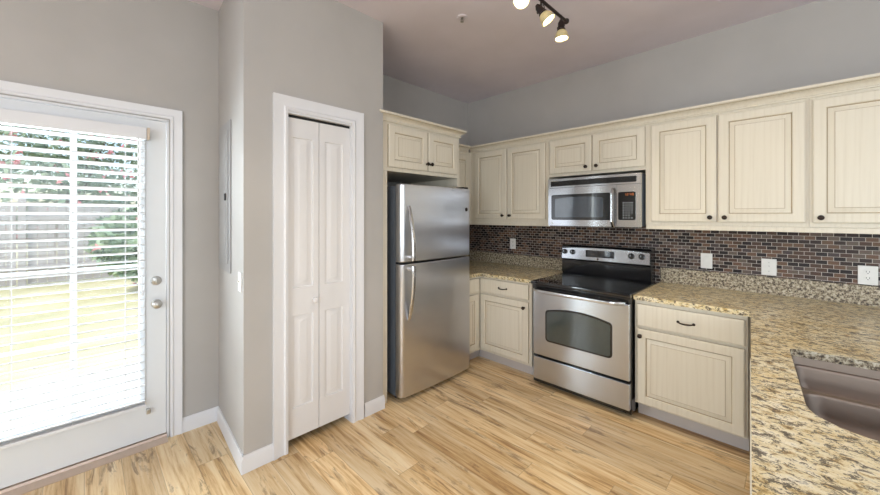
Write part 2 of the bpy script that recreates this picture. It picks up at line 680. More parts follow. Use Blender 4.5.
# pantry closet block: skewed side wall, front wall with bifold opening, return wall
b = new()
prism(b, [(XL, 0.665), (XP, 0.6235), (XP - .08, 0.71), (XL, 0.745)], 0, CEIL, 'z')
struct('wall_pantry_side', b, M['wall'], 'narrow grey wall holding the breaker panel')
BY0, BY1, BZ = 0.860, 1.304, 2.052
b = new()
prism(b, [(XP, 0.6235), (XP, BY0), (XP - .1, BY0), (XP - .1, 0.70)], 0, CEIL, 'z')
box(b, XP - .1, XP, BY1, 1.564, 0, CEIL)
box(b, XP - .1, XP, BY0, BY1, BZ, CEIL)
struct('wall_pantry', b, M['wall'], 'grey wall around the white bifold closet door')
struct('wall_pantry_return', box(new(), -3.0, XP - .1, 1.48, 1.564, 0, CEIL), M['wall'], 'grey wall end beside the refrigerator')
struct('wall_kitchen_left', box(new(), XK - .1, XK, 1.564, YW + .1, 0, CEIL), M['wall'], 'grey wall behind the refrigerator')
struct('wall_range', box(new(), XK, XR + .1, YW, YW + .1, 0, CEIL), M['wall'], 'grey wall above the kitchen cabinets')

# unseen rear and right walls; their windows are added to let light in
b = new()
box(b, XL - .15, -.4, YB - .1, YB, 0, CEIL)
box(b, 2.6, XR + .1, YB - .1, YB, 0, CEIL)
box(b, -.4, 2.6, YB - .1, YB, 0, .5)
box(b, -.4, 2.6, YB - .1, YB, 2.35, CEIL)
struct('wall_rear', b, M['wall'], 'grey wall with an added wide window behind the viewer')
b = new()
box(b, XR, XR + .1, YB, -1.4, 0, CEIL)
box(b, XR, XR + .1, 1.8, YW, 0, CEIL)
box(b, XR, XR + .1, -1.4, 1.8, 0, .5)
box(b, XR, XR + .1, -1.4, 1.8, 2.35, CEIL)
struct('wall_right', b, M['wall'], 'grey wall with an added wide window at the right of the room')


def window(name, axis, pos, a0, a1, z0, z1, n, label):
    f = new()
    w = 0.045

    def bx(bm, u0, u1, d0, d1, za, zb):
        if axis == 'y':
            box(bm, u0, u1, d0, d1, za, zb)
        else:
            box(bm, d0, d1, u0, u1, za, zb)
    bx(f, a0, a0 + w, pos - .03, pos + .03, z0, z1)
    bx(f, a1 - w, a1, pos - .03, pos + .03, z0, z1)
    bx(f, a0 + w, a1 - w, pos - .03, pos + .03, z0, z0 + w)
    bx(f, a0 + w, a1 - w, pos - .03, pos + .03, z1 - w, z1)
    for i in range(1, n):
        u = a0 + (a1 - a0) * i / n
        bx(f, u - .025, u + .025, pos - .025, pos + .025, z0 + w, z1 - w)
    root = struct(name, f, M['trim'], label)
    g = new()
    bx(g, a0 + w, a1 - w, pos - .004, pos + .004, z0 + w, z1 - w)
    obj('window_glass', g, M['glass'], root)
    return root


window('added_window_1', 'y', YB - .05, -.4, 2.6, .5, 2.35, 3, 'wide white window added behind the viewer to let light in')
window('added_window_2', 'x', XR + .05, -1.4, 1.8, .5, 2.35, 3, 'wide white window added at the right of the room to let light in')
window('window_3', 'x', XL - .07, WY0, WY1, WZ0, WZ1, 1, 'white window beyond the glazed door')


# ------------------------------------------------------------------ baseboards
def baseboard(name, p0, p1, nrm, h=0.095, t=0.014, label='white baseboard'):
    """p0->p1 along the wall foot, nrm points into the room; profile with a stepped top"""
    p0, p1, nrm = Vector(p0), Vector(p1), Vector(nrm).normalized()
    prof = [(0, 0), (t, 0), (t, h * .72), (t * .55, h * .86), (t * .45, h), (0, h)]
    bm = new()
    A = [bm.verts.new((p0.x + nrm.x * u, p0.y + nrm.y * u, v)) for u, v in prof]
    B = [bm.verts.new((p1.x + nrm.x * u, p1.y + nrm.y * u, v)) for u, v in prof]
    bm.faces.new(A)
    bm.faces.new(B[::-1])
    for i in range(len(prof)):
        j = (i + 1) % len(prof)
        bm.faces.new((A[i], A[j], B[j], B[i]))
    return struct(name, bm, M['trim'], label)


ns = Vector((-0.0415, -0.69, 0)).normalized()
baseboard('baseboard_left', (XL, 0.452, 0), (XL, 0.664, 0), (1, 0, 0))
baseboard('baseboard_pantry_side', (XL + .001, 0.665, 0), (XP + .013, 0.6227, 0), ns)
baseboard('baseboard_pantry_front', (XP, 0.611, 0), (XP, 0.785, 0), (1, 0, 0))
baseboard('baseboard_pantry_right', (XP, 1.402, 0), (XP, 1.572, 0), (1, 0, 0))
baseboard('baseboard_left_rear', (XL, YB, 0), (XL, -0.62, 0), (1, 0, 0))


# ------------------------------------------------------------------ casings
def casing(name, X, y0, y1, z1, w, label, t=0.018):
    """door casing on a wall that faces +X, around the opening y0..y1, 0..z1: stepped colonial profile"""
    prof = [(0.0, 0.006), (0.0, t * .75), (w * .18, t), (w * .30, t * .62), (w * .55, t * .62), (w * .75, t * .95), (w, t * 1.05), (w, 0.0), (0, 0)]
    bm = new()

    def ringpt(k, u, d):
        # u = distance outward from opening, d = proud of wall
        return {0: (X + d, y0 - u, 0), 1: (X + d, y0 - u, z1 + u), 2: (X + d, y1 + u, z1 + u), 3: (X + d, y1 + u, 0)}[k]
    rings = [[bm.verts.new(ringpt(k, u, d)) for u, d in prof] for k in range(4)]
    n = len(prof)
    for a, c in zip(rings[:-1], rings[1:]):
        for i in range(n):
            j = (i + 1) % n
            bm.faces.new((a[i], a[j], c[j], c[i]))
    bm.faces.new(rings[0])
    bm.faces.new(rings[3][::-1])
    return struct(name, bm, M['trim'], label)


casing('trim_1', XL, DY0 - .004, 0.392, 2.042, 0.062, 'white casing of the glazed door')
casing('trim_2', XP, BY0 + .004, BY1 - .002, 2.052, 0.086, 'white casing of the bifold door')
# jambs
b = new()
box(b, XL - .15, XL + .003, 0.375, 0.3855, 0, 2.03)
box(b, XL - .15, XL + .003, DY0, DY0 + .012, 0, 2.03)
box(b, XL - .15, XL + .003, DY0, 0.3855, 2.024, 2.0355)
struct('trim_3', b, M['trim'], 'white jamb of the glazed door')
b = new()
box(b, XP - .1, XP + .002, BY0 - .001, BY0 + .005, 0, 2.05)
box(b, XP - .1, XP + .002, BY1 - .005, BY1 + .001, 0, 2.05)
box(b, XP - .1, XP + .002, BY0, BY1, 2.040, 2.053)
struct('trim_4', b, M['trim'], 'white jamb of the bifold closet door')
# threshold
b = new()
prism(b, [(XL - .14, 0), (XL - .14, .03), (XL + .006, .03), (XL + .012, .018), (XL + .030, .018), (XL + .060, .004), (XL + .060, 0)], DY0 + .012, 0.374, 'y')
struct('trim_5', b, M['threshold'], 'metal threshold strip under the glazed door')

# ================================================================== glazed exterior door
door = thing('door_1', 'white full-glass exterior door with muntins', 'door', (XL, 0, 0))
del door['category']
door['kind'] = 'structure'
GY0, GY1, GZ0, GZ1 = -0.43, 0.240, 0.30, 1.93      # glass opening (y, z)
DYa, DYb = DY0 + .015, 0.371
DX0, DX1 = -0.048, -0.004                           # relative to wall face
b = new()
box(b, DX0, DX1, DYa, GY0, .035, 2.02)
box(b, DX0, DX1, GY1, DYb, .035, 2.02)
box(b, DX0, DX1, GY0, GY1, .035, GZ0)
box(b, DX0, DX1, GY0, GY1, GZ1, 2.02)
obj('door_panel', b, M['ext_door'], door)
b = new()
w = .028
for (y0, y1, z0, z1) in ((GY0 - w, GY0, GZ0 - w, GZ1 + w), (GY1, GY1 + w, GZ0 - w, GZ1 + w), (GY0, GY1, GZ0 - w, GZ0), (GY0, GY1, GZ1, GZ1 + w)):
    box(b, DX1, DX1 + .010, y0, y1, z0, z1, 0.003)
obj('glazing_frame', b, M['ext_door'], door)
obj('door_glass', box(new(), -.030, -.024, GY0, GY1, GZ0, GZ1), M['glass'], door)
b = new()
box(b, -.024, -.014, -.055, -.028, GZ0, GZ1, .002)
for k in range(1, 4):
    z = GZ0 + (GZ1 - GZ0) * k / 4
    box(b, -.024, -.016, GY0, GY1, z - .009, z + .009)
obj('muntin_grid', b, M['ext_door'], door)
SIDE = Matrix.Rotation(PI / 2, 4, 'Y')             # +z -> +x
for nm, z, R in (('deadbolt', 1.013, .028), ('door_knob', .869, .027)):
    m4 = Matrix.Translation((DX1, .322, z)) @ SIDE
    b = new()
    if nm == 'deadbolt':
        lathe(b, [(0, 0), (R, 0), (R, .008), (R * .85, .013), (R * .45, .016), (0, .016)], 24, m4)
        box(b, DX1 + .015, DX1 + .032, .316, .328, z - .018, z + .018, .004)
    else:
        lathe(b, [(0, 0), (R, 0), (R, .006), (R * .5, .010), (R * .4, .024), (R * .75, .032), (R * .98, .044), (R * .85, .054), (R * .4, .059), (0, .06)], 24, m4)
    obj(nm, b, M['nickel'], door)
for z in (.25, 1.05, 1.80):
    obj('hinge', box(new(), DX1 - .002, DX1 + .006, DYa - .01, DYa + .02, z - .045, z + .045, .002), M['nickel'], door)

# ------------------------------------------------------------------ horizontal blind on the door
bl = thing('window_blind', 'white horizontal slatted blind lowered over the door glass, slats open', 'blind', (XL, 0, 1.93))
BX = 0.036
b = new()
box(b, .007, .060, GY0 - .03, .270, -.045, .026, .004)
obj('headrail', b, M['trim'], bl)
b = new()
box(b, .007, .062, .271, .285, -.042, .028, .003)
obj('headrail_bracket', b, plain('beige_bracket_plastic', srgb(206, 190, 172), .5), bl)
b = new()
NS = 34
z_top, z_bot = -.065, -1.635
for i in range(NS):
    z = z_top + (z_bot - z_top) * i / (NS - 1)
    tilt = math.radians(14)
    pts = []
    for k in range(5):
        s = (k / 4 - .5)
        dx = s * .048 * math.cos(tilt)
        dz = s * .048 * math.sin(tilt) + (0.25 - s * s) * .010
        pts.append((BX + dx, z + dz))
    th = .0052
    outl = pts + [(x, q - th) for x, q in pts[::-1]]
    prism(b, outl, GY0 - .02, .262, 'y')
obj('slats', b, M['slat'], bl)
obj('bottom_rail', box(new(), .012, .060, GY0 - .02, .264, z_bot - .037, z_bot - .019, .004), M['trim'], bl)
for y in (.174, -.045, -.262):
    b = new()
    for dx in (.010, .062):
        tube(b, [(dx, y, -.04), (dx, y, z_bot - .02)], .0011, 5)
    obj('ladder_cord', b, M['cord'], bl)
obj('tilt_wand', tube(new(), [(.070, .229, -.04), (.072, .229, -.35), (.070, .230, -.85)], .004, 8), M['cord'], bl)
b = new()
tube(b, [(.070, .247, -.04), (.069, .246, -.50), (.071, .248, -.98)], .0012, 5)
lathe(b, [(0, .02), (.004, .018), (.006, 0), (0, -.002)], 10, Matrix.Translation((.071, .248, -.99)))
obj('lift_cord', b, M['cord'], bl)
b = new()
box(b, -.004, .026, .272, .292, -1.733, -1.705, .003)
obj('hold_down_bracket', b, M['nickel'], bl)

# ================================================================== bifold closet door
bf = thing('door_2', 'white two-leaf bifold closet door with raised panels', 'door', (XP, 0, 0))
del bf['category']
bf['kind'] = 'structure'


def leaf(y0, y1, z0, z1, x_front, panels, t=.032):
    """flat slab facing +X with raised panels; panels: list of (y0,y1,z0,z1)"""
    bm = new()
    ys = sorted({y0, y1} | {p[0] for p in panels} | {p[1] for p in panels})
    zs = sorted({z0, z1} | {p[2] for p in panels} | {p[3] for p in panels})
    V = {}

    def v(y, z):
        if (y, z) not in V:
            V[(y, z)] = bm.verts.new((x_front, y, z))
        return V[(y, z)]
    pset = {(p[0], p[1], p[2], p[3]) for p in panels}
    for a, c in zip(ys[:-1], ys[1:]):
        for d, e in zip(zs[:-1], zs[1:]):
            if (a, c, d, e) in pset:
                prev = [v(a, d), v(c, d), v(c, e), v(a, e)]
                for ins, dep in ((.004, -.009), (.014, -.010), (.040, -.002), (.046, -.001)):
                    cur = [bm.verts.new((x_front + dep, yy, zz)) for yy, zz in ((a + ins, d + ins), (c - ins, d + ins), (c - ins, e - ins), (a + ins, e - ins))]
                    for i in range(4):
                        j = (i + 1) % 4
                        bm.faces.new((prev[i], prev[j], cur[j], cur[i]))
                    prev = cur
                bm.faces.new(prev)
            else:
                bm.faces.new((v(a, d), v(c, d), v(c, e), v(a, e)))
    # sides and back
    bk = [bm.verts.new((x_front - t, yy, zz)) for yy, zz in ((y0, z0), (y1, z0), (y1, z1), (y0, z1))]
    bm.faces.new(bk[::-1])
    edges = ([(yy, z0) for yy in ys], [(y1, zz) for zz in zs], [(yy, z1) for yy in ys[::-1]], [(y0, zz) for zz in zs[::-1]])
    for k, e in enumerate(edges):
        loop = [V[q] for q in e]
        bm.faces.new(loop[::-1] + [bk[k], bk[(k + 1) % 4]])
    return bm


yb0, yb1 = BY0 + .006, BY1 - .006
ym = 1.074
l1 = leaf(yb0, ym - .002, .055, 2.022, -.020, [(.905, 1.035, .235, .805), (.905, 1.035, .975, 1.905)])
p1 = obj('leaf', l1, M['door_white'], bf)
l2 = leaf(ym + .002, yb1, .055, 2.022, -.020, [(1.115, 1.245, .235, .805), (1.115, 1.245, .975, 1.905)])
p2 = obj('leaf', l2, M['door_white'], bf)
b = lathe(new(), [(0, 0), (.011, 0), (.008, .010), (.017, .018), (.019, .027), (.014, .034), (0, .036)], 20, Matrix.Translation((-.020, 1.040, .887)) @ SIDE)
obj('knob', b, M['door_white'], p1)
b = box(new(), -.052, -.024, yb0, yb1, 2.0245, 2.039)
obj('track', b, M['blackgap'], bf)

# ================================================================== cabinet builders
# local frame of every cabinet: x along the front, y into the cabinet (front at y=0), z up


def panel_door(w, h, t=.020, sw=.055, flat=False):
    """raised-panel door/drawer front, lower-left-back corner at origin, front at y=-t"""
    bm = new()
    if flat:
        seq = [(0, 0), (0, -t + .006), (.004, -t + .003), (.010, -t)]
        gl = {1}
    else:
        seq = [(0, 0), (0, -t + .006), (.004, -t + .003), (.009, -t), (sw, -t), (sw + .003, -t + .007), (sw + .008, -t + .011), (sw + .011, -t + .011), (sw + .034, -t + .002), (sw + .0365, -t - .0005)]
        gl = {1, 6, 9}
    prev = None
    k = 0
    first = None
    for ins, y in seq:
        cur = [bm.verts.new(p) for p in ((ins, y, ins), (w - ins, y, ins), (w - ins, y, h - ins), (ins, y, h - ins))]
        if prev:
            for i in range(4):
                j = (i + 1) % 4
                f = bm.faces.new((prev[i], prev[j], cur[j], cur[i]))
                f.material_index = 1 if k in gl else 0
        else:
            first = cur
        prev = cur
        k += 1
    bm.faces.new(prev)
    bm.faces.new(first[::-1])
    return bm


def knob_mesh():
    return lathe(new(), [(0, 0), (.009, 0), (.007, .004), (.006, .012), (.012, .017), (.0155, .022), (.014, .028), (.008, .031), (0, .032)], 18, FRONT)


def pull_mesh(w=.085):
    bm = new()
    pts = []
    for k in range(13):
        s = k / 12 * 2 - 1
        pts.append((s * w / 2, -.004 - .022 * (1 - s ** 4), -.004 * (1 - s * s)))
    rad = [.004 + .0016 * math.sin(k / 12 * PI) for k in range(13)]
    tube(bm, pts, .004, 8, radii=rad)
    for s in (-1, 1):
        lathe(bm, [(0, 0), (.009, 0), (.008, .004), (0, .006)], 12, Matrix.Translation((s * w / 2, 0, 0)) @ FRONT)
    return bm


def carcass(w, d, z0, z1, toe=False, open_bottom=False):
    bm = new()
    box(bm, 0, w, 0, d, z0, z1, .0015)
    return bm


def cabinet(name, label, loc, rotz, w, d, z0, z1, doors=(), drawers=(), toe=None, group=None, handles='knob'):
    """doors: (x0, x1, z0, z1, knob_x, knob_z); drawers: (x0, x1, z0, z1, pull)"""
    t = thing(name, label, 'cabinet', loc, rotz, group)
    obj('body', carcass(w, d, z0, z1), M['cab'], t)
    for (a, c, e, f, kx, kz) in doors:
        dd = obj('door', panel_door(c - a, f - e), [M['cab'], M['glaze']], t, (a, 0, e))
        if kx is not None:
            obj('knob', knob_mesh(), M['knob'], dd, (kx - a, -.020, kz - e))
    for (a, c, e, f, pull) in drawers:
        dd = obj('drawer', panel_door(c - a, f - e, flat=True), [M['cab'], M['glaze']], t, (a, 0, e))
        if pull:
            obj('pull_handle', pull_mesh(), M['knob'], dd, ((c - a) / 2, -.020, (f - e) / 2))
    if toe:
        obj('toe_kick', box(new(), toe[0], toe[1], .075, .087, 0.0, z0), M['toe'], t)
        obj('plinth', box(new(), toe[0], toe[1], .088, d - .002, 0.0, z0 - .001), M['cab_in'], t)
    return t


def crown(bm, w, z0, z1, proj=.055, l=True, r=True, d=.3):
    """crown around the front and open ends: swept profile with mitred corners, local cabinet frame"""
    H = z1 - z0
    prof = [(0.0, 0), (.012, 0), (.014, H * .13), (.008, H * .17), (.010, H * .25), (.016, H * .42), (.028, H * .58), (.042, H * .66), (.040, H * .71), (proj, H * .76), (proj, H), (0.0, H)]
    glz = {2, 7}
    ringsets = []
    def ring(kind, u, v):
        if kind == 'LB':
            return (-u if l else 0, d, z0 + v)
        if kind == 'LF':
            return (-u if l else 0, -u, z0 + v)
        if kind == 'RF':
            return (w + (u if r else 0), -u, z0 + v)
        return (w + (u if r else 0), d, z0 + v)
    seq = (['LB'] if l else []) + ['LF', 'RF'] + (['RB'] if r else [])
    rings = [[bm.verts.new(ring(s, u, v)) for u, v in prof] for s in seq]
    n = len(prof)
    for a, c in zip(rings[:-1], rings[1:]):
        for i in range(n - 1):
            fc = bm.faces.new((a[i], a[i + 1], c[i + 1], c[i]))
            fc.material_index = 1 if i in glz else 0
        bm.faces.new((a[n - 1], a[0], c[0], c[n - 1]))
    bm.faces.new(rings[0])
    bm.faces.new(rings[-1][::-1])
    return bm


R90 = PI / 2
UZ0, UZ1, CZ = 1.352, 2.140, 2.200
YU = 3.12
UD = YW - YU - .002

# ---- refrigerator surround and cabinet above it (faces +X)
FX = -2.20
t = cabinet('wall_cabinet', 'short cream two-door cabinet above the steel refrigerator with its own crown', (FX, 1.582, 0), R90, .868, .70, 1.765, 2.142,
            doors=((.052, .458, 1.795, 2.120, .440, 1.852), (.466, .830, 1.795, 2.120, .486, 1.852)))
obj('crown_moulding', crown(new(), .868, 2.140, 2.204, .05, True, True, .70), [M['cab'], M['glaze']], t)
tag(obj('end_panel', box(new(), -2.90, FX, 1.582, 1.632, 0, 1.7645, .002), M['cab']), 'tall cream side panel between the closet wall and the refrigerator', 'panel')
obj('side_stile', box(new(), .838, .868, 0, .65, 1.690, 1.7645, .002), M['cab'], t)

# ---- upper cabinet on the left wall (faces +X), reaching the corner
LX = -2.62
cabinet('wall_cabinet', 'cream wall cabinet seen edge-on between refrigerator and corner', (LX, 2.506, 0), R90, YU - 2.506 + .325, .325, UZ0, UZ1,
        doors=((.02, .56, 1.385, 2.10, None, None),))
# ---- uppers on the range wall
XC = LX + .001
cabinet('wall_cabinet', 'cream double-door wall cabinet left of the microwave, above outlet', (XC, YU, 0), 0, -1.657 - XC, UD, UZ0, UZ1,
        doors=((-2.550 - XC, -2.128 - XC, 1.388, 2.120, -2.168 - XC, 1.425), (-2.120 - XC, -1.688 - XC, 1.388, 2.120, -2.080 - XC, 1.425)))
cabinet('wall_cabinet', 'short cream double-door cabinet directly above the microwave', (-1.656, YU, 0), 0, .820, UD, 1.785, UZ1,
        doors=((.008, .405, 1.812, 2.120, .362, 1.850), (.411, .818, 1.812, 2.120, .452, 1.850)))
cabinet('wall_cabinet', 'large cream double-door wall cabinet right of the microwave', (-.835, YU, 0), 0, .8905, UD, UZ0, UZ1,
        doors=((.040, .444, 1.378, 2.120, .410, 1.410), (.453, .876, 1.378, 2.120, .490, 1.410)))
cabinet('wall_cabinet', 'cream wall cabinet at the right edge, above the two-socket outlet', (.0565, YU, 0), 0, .92, UD, UZ0, UZ1,
        doors=((.014, .455, 1.378, 2.120, .048, 1.410), (.463, .905, 1.378, 2.120, .870, 1.410)))
b = crown(new(), .977 - LX, 2.138, 2.202, .05, False, True, UD)
cr = obj('crown_moulding', b, [M['cab'], M['glaze']], None, (LX, YU, 0))
tag(cr, 'long cream crown moulding along the tops of the range-wall cabinets', 'moulding')
cr2 = obj('crown_moulding', crown(new(), YU - 2.507 - .056, 2.138, 2.202, .05, False, False, .32), [M['cab'], M['glaze']], None, (LX, 2.507, 0))
cr2.rotation_euler = (0, 0, R90)
tag(cr2, 'short cream crown moulding beside the corner, right of the refrigerator cabinet', 'moulding')
b = new()
box(b, XC, -1.658, YU + .004, YU + .024, 1.322, 1.3515, .003)
box(b, LX - .024, LX - .004, 2.50, YU + .02, 1.322, 1.3515, .003)
tag(obj('light_rail', b, M['cab']), 'cream light rail under the cabinets left of the microwave', 'moulding')
tag(obj('light_rail', box(new(), -.834, .977, YU + .004, YU + .024, 1.318, 1.3515, .003), M['cab']), 'cream light rail under the cabinets right of the microwave', 'moulding')

# ---- base cabinets
YBF = 2.76
BZ0, BZ1 = .105, .8335
BD = YW - YBF - .02
cabinet('base_cabinet', 'cream base cabinet edge showing between refrigerator and corner', (-2.20, 2.515, 0), R90, YBF - 2.515 - .001, .70, BZ0, BZ1,
        doors=((.012, .205, .128, .662, None, None),), drawers=((.012, .205, .683, .815, False),), toe=(0, .32))
cabinet('base_cabinet', 'cream base cabinet with one drawer and door, left of the range', (-2.20, YBF, 0), 0, .572, BD, BZ0, BZ1,
        doors=((.012, .545, .128, .662, .508, .612),), drawers=((.012, .545, .683, .815, True),), toe=(-.07, .572))
cabinet('base_cabinet', 'cream base cabinet with one wide drawer and door, right of the range', (-.806, YBF, 0), 0, .606, BD, BZ0, BZ1,
        doors=((.014, .594, .115, .634, .040, .588),), drawers=((.014, .594, .652, .806, True),), toe=(0, .606))
# peninsula cabinets, facing -X (their fronts are just hidden under the counter edge)
pen_rot = -R90 + math.atan2(.124, 1.795)
pc = cabinet('peninsula_cabinet', 'cream peninsula cabinet under the sink counter, seen edge-on', (-.165, 2.68, 0), pen_rot, 2.0, .60, BZ0, BZ1 - .17,
             doors=((.09, .50, .128, .645, None, None), (.52, .93, .128, .645, None, None), (.95, 1.36, .128, .645, None, None)), toe=(0, 2.0))
for z in (.19, .34, .585):
    obj('hinge', tube(new(), [(.084, -.016, z - .014), (.084, -.016, z + .014)], .005, 8), M['nickel'], pc)
obj('top_rail', box(new(), 0, 2.0, 0, .03, BZ1 - .169, BZ1), M['cab'], pc)

# ================================================================== countertops
CT0, CT1 = .8345, .865
# left piece: L around the corner
ct = thing('countertop', 'speckled gold granite countertop in the corner left of the range', 'countertop', (-2.2, YBF, CT0))


def slab(bm, pts, z0, z1, bev=.004):
    prism(bm, pts, z0, z1, 'z')
    bmesh.ops.bevel(bm, geom=[e for e in bm.edges if abs(e.verts[0].co.z - e.verts[1].co.z) < 1e-6], offset=bev, segments=2, affect='EDGES')
    return bm


def off(pts, o):
    return [(x - o[0], y - o[1]) for x, y in pts]


o0 = (-2.2, YBF)
b = slab(new(), off([(-2.94, 2.509), (-2.172, 2.509), (-2.172, 2.732), (-1.622, 2.732), (-1.622, YW - .002), (-2.94, YW - .002)], o0), 0, CT1 - CT0)
obj('slab', b, M['granite'], ct)
b = new()
box(b, -2.94 - o0[0], -1.622 - o0[0], YW - .022 - o0[1], YW - .002 - o0[1], CT1 - CT0, .985 - CT0, .002)
box(b, -2.949 - o0[0], -2.929 - o0[0], 2.51 - o0[1], YW - .023 - o0[1], CT1 - CT0, .985 - CT0, .002)
obj('upstand', b, M['granite_up'], ct)

# right piece with peninsula and sink cut-out
ct2 = thing('countertop', 'speckled gold granite countertop right of the range, running onto the sink peninsula', 'countertop', (-.8, YBF, CT0))
o1 = (-.8, YBF)
SKX0, SKX1, SKY0, SKY1, SKR = -.018, .78, 1.375, 2.10, .16


def rrect(x0, x1, y0, y1, rs, seg=7):
    """rounded rectangle, rs = radii at (x0,y0),(x1,y0),(x1,y1),(x0,y1); counter-clockwise"""
    out = []
    for (cx, cy, a0), r in zip(((x0, y0, PI), (x1, y0, 1.5 * PI), (x1, y1, 0), (x0, y1, .5 * PI)), rs):
        sx = 1 if cx == x0 else -1
        sy = 1 if cy == y0 else -1
        for k in range(seg + 1):
            a = a0 + k / seg * PI / 2
            out.append((cx + sx * r + r * math.cos(a), cy + sy * r + r * math.sin(a)))
    return out


def skew(p):
    # the peninsula and its sink lie about four degrees off the range wall
    return (p[0] + (2.06 - p[1]) * .069, p[1] + (p[0] + .018) * .08)


sink_o = [skew(p) for p in rrect(SKX0, SKX1, SKY0, SKY1, (.13, .10, .03, .03))]
outer = [(-.808, 2.732), (-.186, 2.732), (-.005, .115), (1.0, .05), (1.0, YW - .002), (-.808, YW - .002)]
bm = new()
zt, zb = CT1 - CT0, 0.0
Vt, Vb = [], []
for pts in (outer, sink_o):
    Vt.append([bm.verts.new((x - o1[0], y - o1[1], zt)) for x, y in pts])
    Vb.append([bm.verts.new((x - o1[0], y - o1[1], zb)) for x, y in pts])
for VV in (Vt, Vb):
    es = []
    for lp in VV:
        for i in range(len(lp)):
            es.append(bm.edges.new((lp[i], lp[(i + 1) % len(lp)])))
    bmesh.ops.triangle_fill(bm, edges=es, use_beauty=True)
for li in (0, 1):
    a, c = Vt[li], Vb[li]
    for i in range(len(a)):
        j = (i + 1) % len(a)
        f = bm.faces.new((a[i], a[j], c[j], c[i]))
        f.material_index = li
obj('slab', bm, [M['granite'], M['granite_up']], ct2, smooth=False)
b = new()
box(b, -.806 - o1[0], 1.0 - o1[0], YW - .022 - o1[1], YW - .002 - o1[1], CT1 - CT0, .988 - CT0, .002)
obj('upstand', b, M['granite_up'], ct2)

# tile backsplash
b = new()
box(b, -2.928, -1.62, YW - .010, YW - .001, .986, 1.3515)
box(b, -1.62, -.81, YW - .010, YW - .001, .60, 1.36)
box(b, -.81, .99, YW - .010, YW - .001, .989, 1.3515)
tag(obj('tile_backsplash', b, M['tile']), 'brown brick-pattern mosaic tile backsplash on the range wall', 'backsplash')
b = box(new(), XK + .001, XK + .010, 2.51, YW - .011, .986, 1.35)
tag(obj('tile_backsplash', b, M['tile']), 'mosaic tile backsplash on the side wall, nearly hidden by the refrigerator', 'backsplash')

# ================================================================== sink (undermount bowl)
sk = thing('kitchen_sink', 'brushed steel double-bowl sink set into the granite peninsula', 'sink', (0, 0, 0))


DIVZ = .800
b = new()
# collar below the stone, then a deck at the height of the low divider with the two basins cut into it
o_pts = [skew(p) for p in rrect(SKX0 - .003, SKX1 + .003, SKY0 - .003, SKY1 + .003, (.13, .10, .04, .04))]
d_pts = [skew(p) for p in rrect(SKX0 + .001, SKX1 - .001, SKY0 + .001, SKY1 - .001, (.13, .10, .04, .04))]
f_pts = [skew(p) for p in rrect(SKX0 - .022, SKX1 + .022, SKY0 - .022, SKY1 + .022, (.13, .10, .04, .04))]
ringF = [b.verts.new((x, y, CT0 - .001)) for x, y in f_pts]
ringO = [b.verts.new((x, y, CT0 - .001)) for x, y in o_pts]
ringD = [b.verts.new((x, y, DIVZ + .004)) for x, y in d_pts]
for A_, B_ in ((ringF, ringO), (ringO, ringD)):
    for i in range(len(A_)):
        j = (i + 1) % len(A_)
        b.faces.new((A_[i], A_[j], B_[j], B_[i]))


def basin(bm, x0, x1, y0, y1, radii, z_top, depth):
    prof = [(0.0, .004), (.004, .002), (.008, -.006), (.014, -depth * .45), (.020, -depth * .64), (.032, -depth * .80), (.050, -depth * .90), (.075, -depth * .96), (.10, -depth * .99), (.13, -depth)]
    rings = []
    for ins, dz in prof:
        rr = [max(.012, q - ins * .3) + ins * .15 for q in radii]
        rings.append([bm.verts.new((*skew(p), z_top + dz)) for p in rrect(x0 + ins, x1 - ins, y0 + ins, y1 - ins, rr)])
    for a, c in zip(rings[:-1], rings[1:]):
        for i in range(len(a)):
            j = (i + 1) % len(a)
            bm.faces.new((a[i], a[j], c[j], c[i]))
    bm.faces.new(rings[-1])
    return rings[0]


SPLIT = 1.800
h1 = basin(b, SKX0 + .004, SKX1 - .004, SKY0 + .004, SPLIT - .004, (.125, .10, .06, .06), DIVZ, .125)
h2 = basin(b, SKX0 + .004, SKX1 - .004, SPLIT + .012, SKY1 - .004, (.05, .05, .038, .038), DIVZ, .125)
es = []
for lp in (ringD, h1, h2):
    for i in range(len(lp)):
        e_ = b.edges.get((lp[i], lp[(i + 1) % len(lp)]))
        es.append(e_ if e_ else b.edges.new((lp[i], lp[(i + 1) % len(lp)])))
bmesh.ops.triangle_fill(b, edges=es, use_beauty=True)
obj('double_bowl', b, M['steel_sink'], sk)
for y in (1.585, 1.95):
    b = lathe(new(), [(0, .004), (.020, .004), (.030, .001), (.045, .006), (.047, .002)], 24, Matrix.Translation((.42, y, DIVZ - .125)))
    obj('drain', b, M['nickel'], sk)

# ================================================================== refrigerator (faces +X)
fr = thing('refrigerator', 'tall stainless steel top-freezer refrigerator with grey sides', 'refrigerator', (-2.10, 1.69, 0), R90)
FW, FZ = .812, 1.665
obj('body', box(new(), .004, FW - .004, .078, .74, .03, FZ - .012, .006), M['fridge_side'], fr)
obj('kick_grille', box(new(), .03, FW - .02, .072, .0778, .008, .034, .002), M['blackgap'], fr)
for x in (.05, FW - .05):
    obj('foot', lathe(new(), [(0, 0), (.02, 0), (.02, .012), (.012, .03), (0, .03)], 14, Matrix.Translation((x, .12, 0))), M['blackgap'], fr)


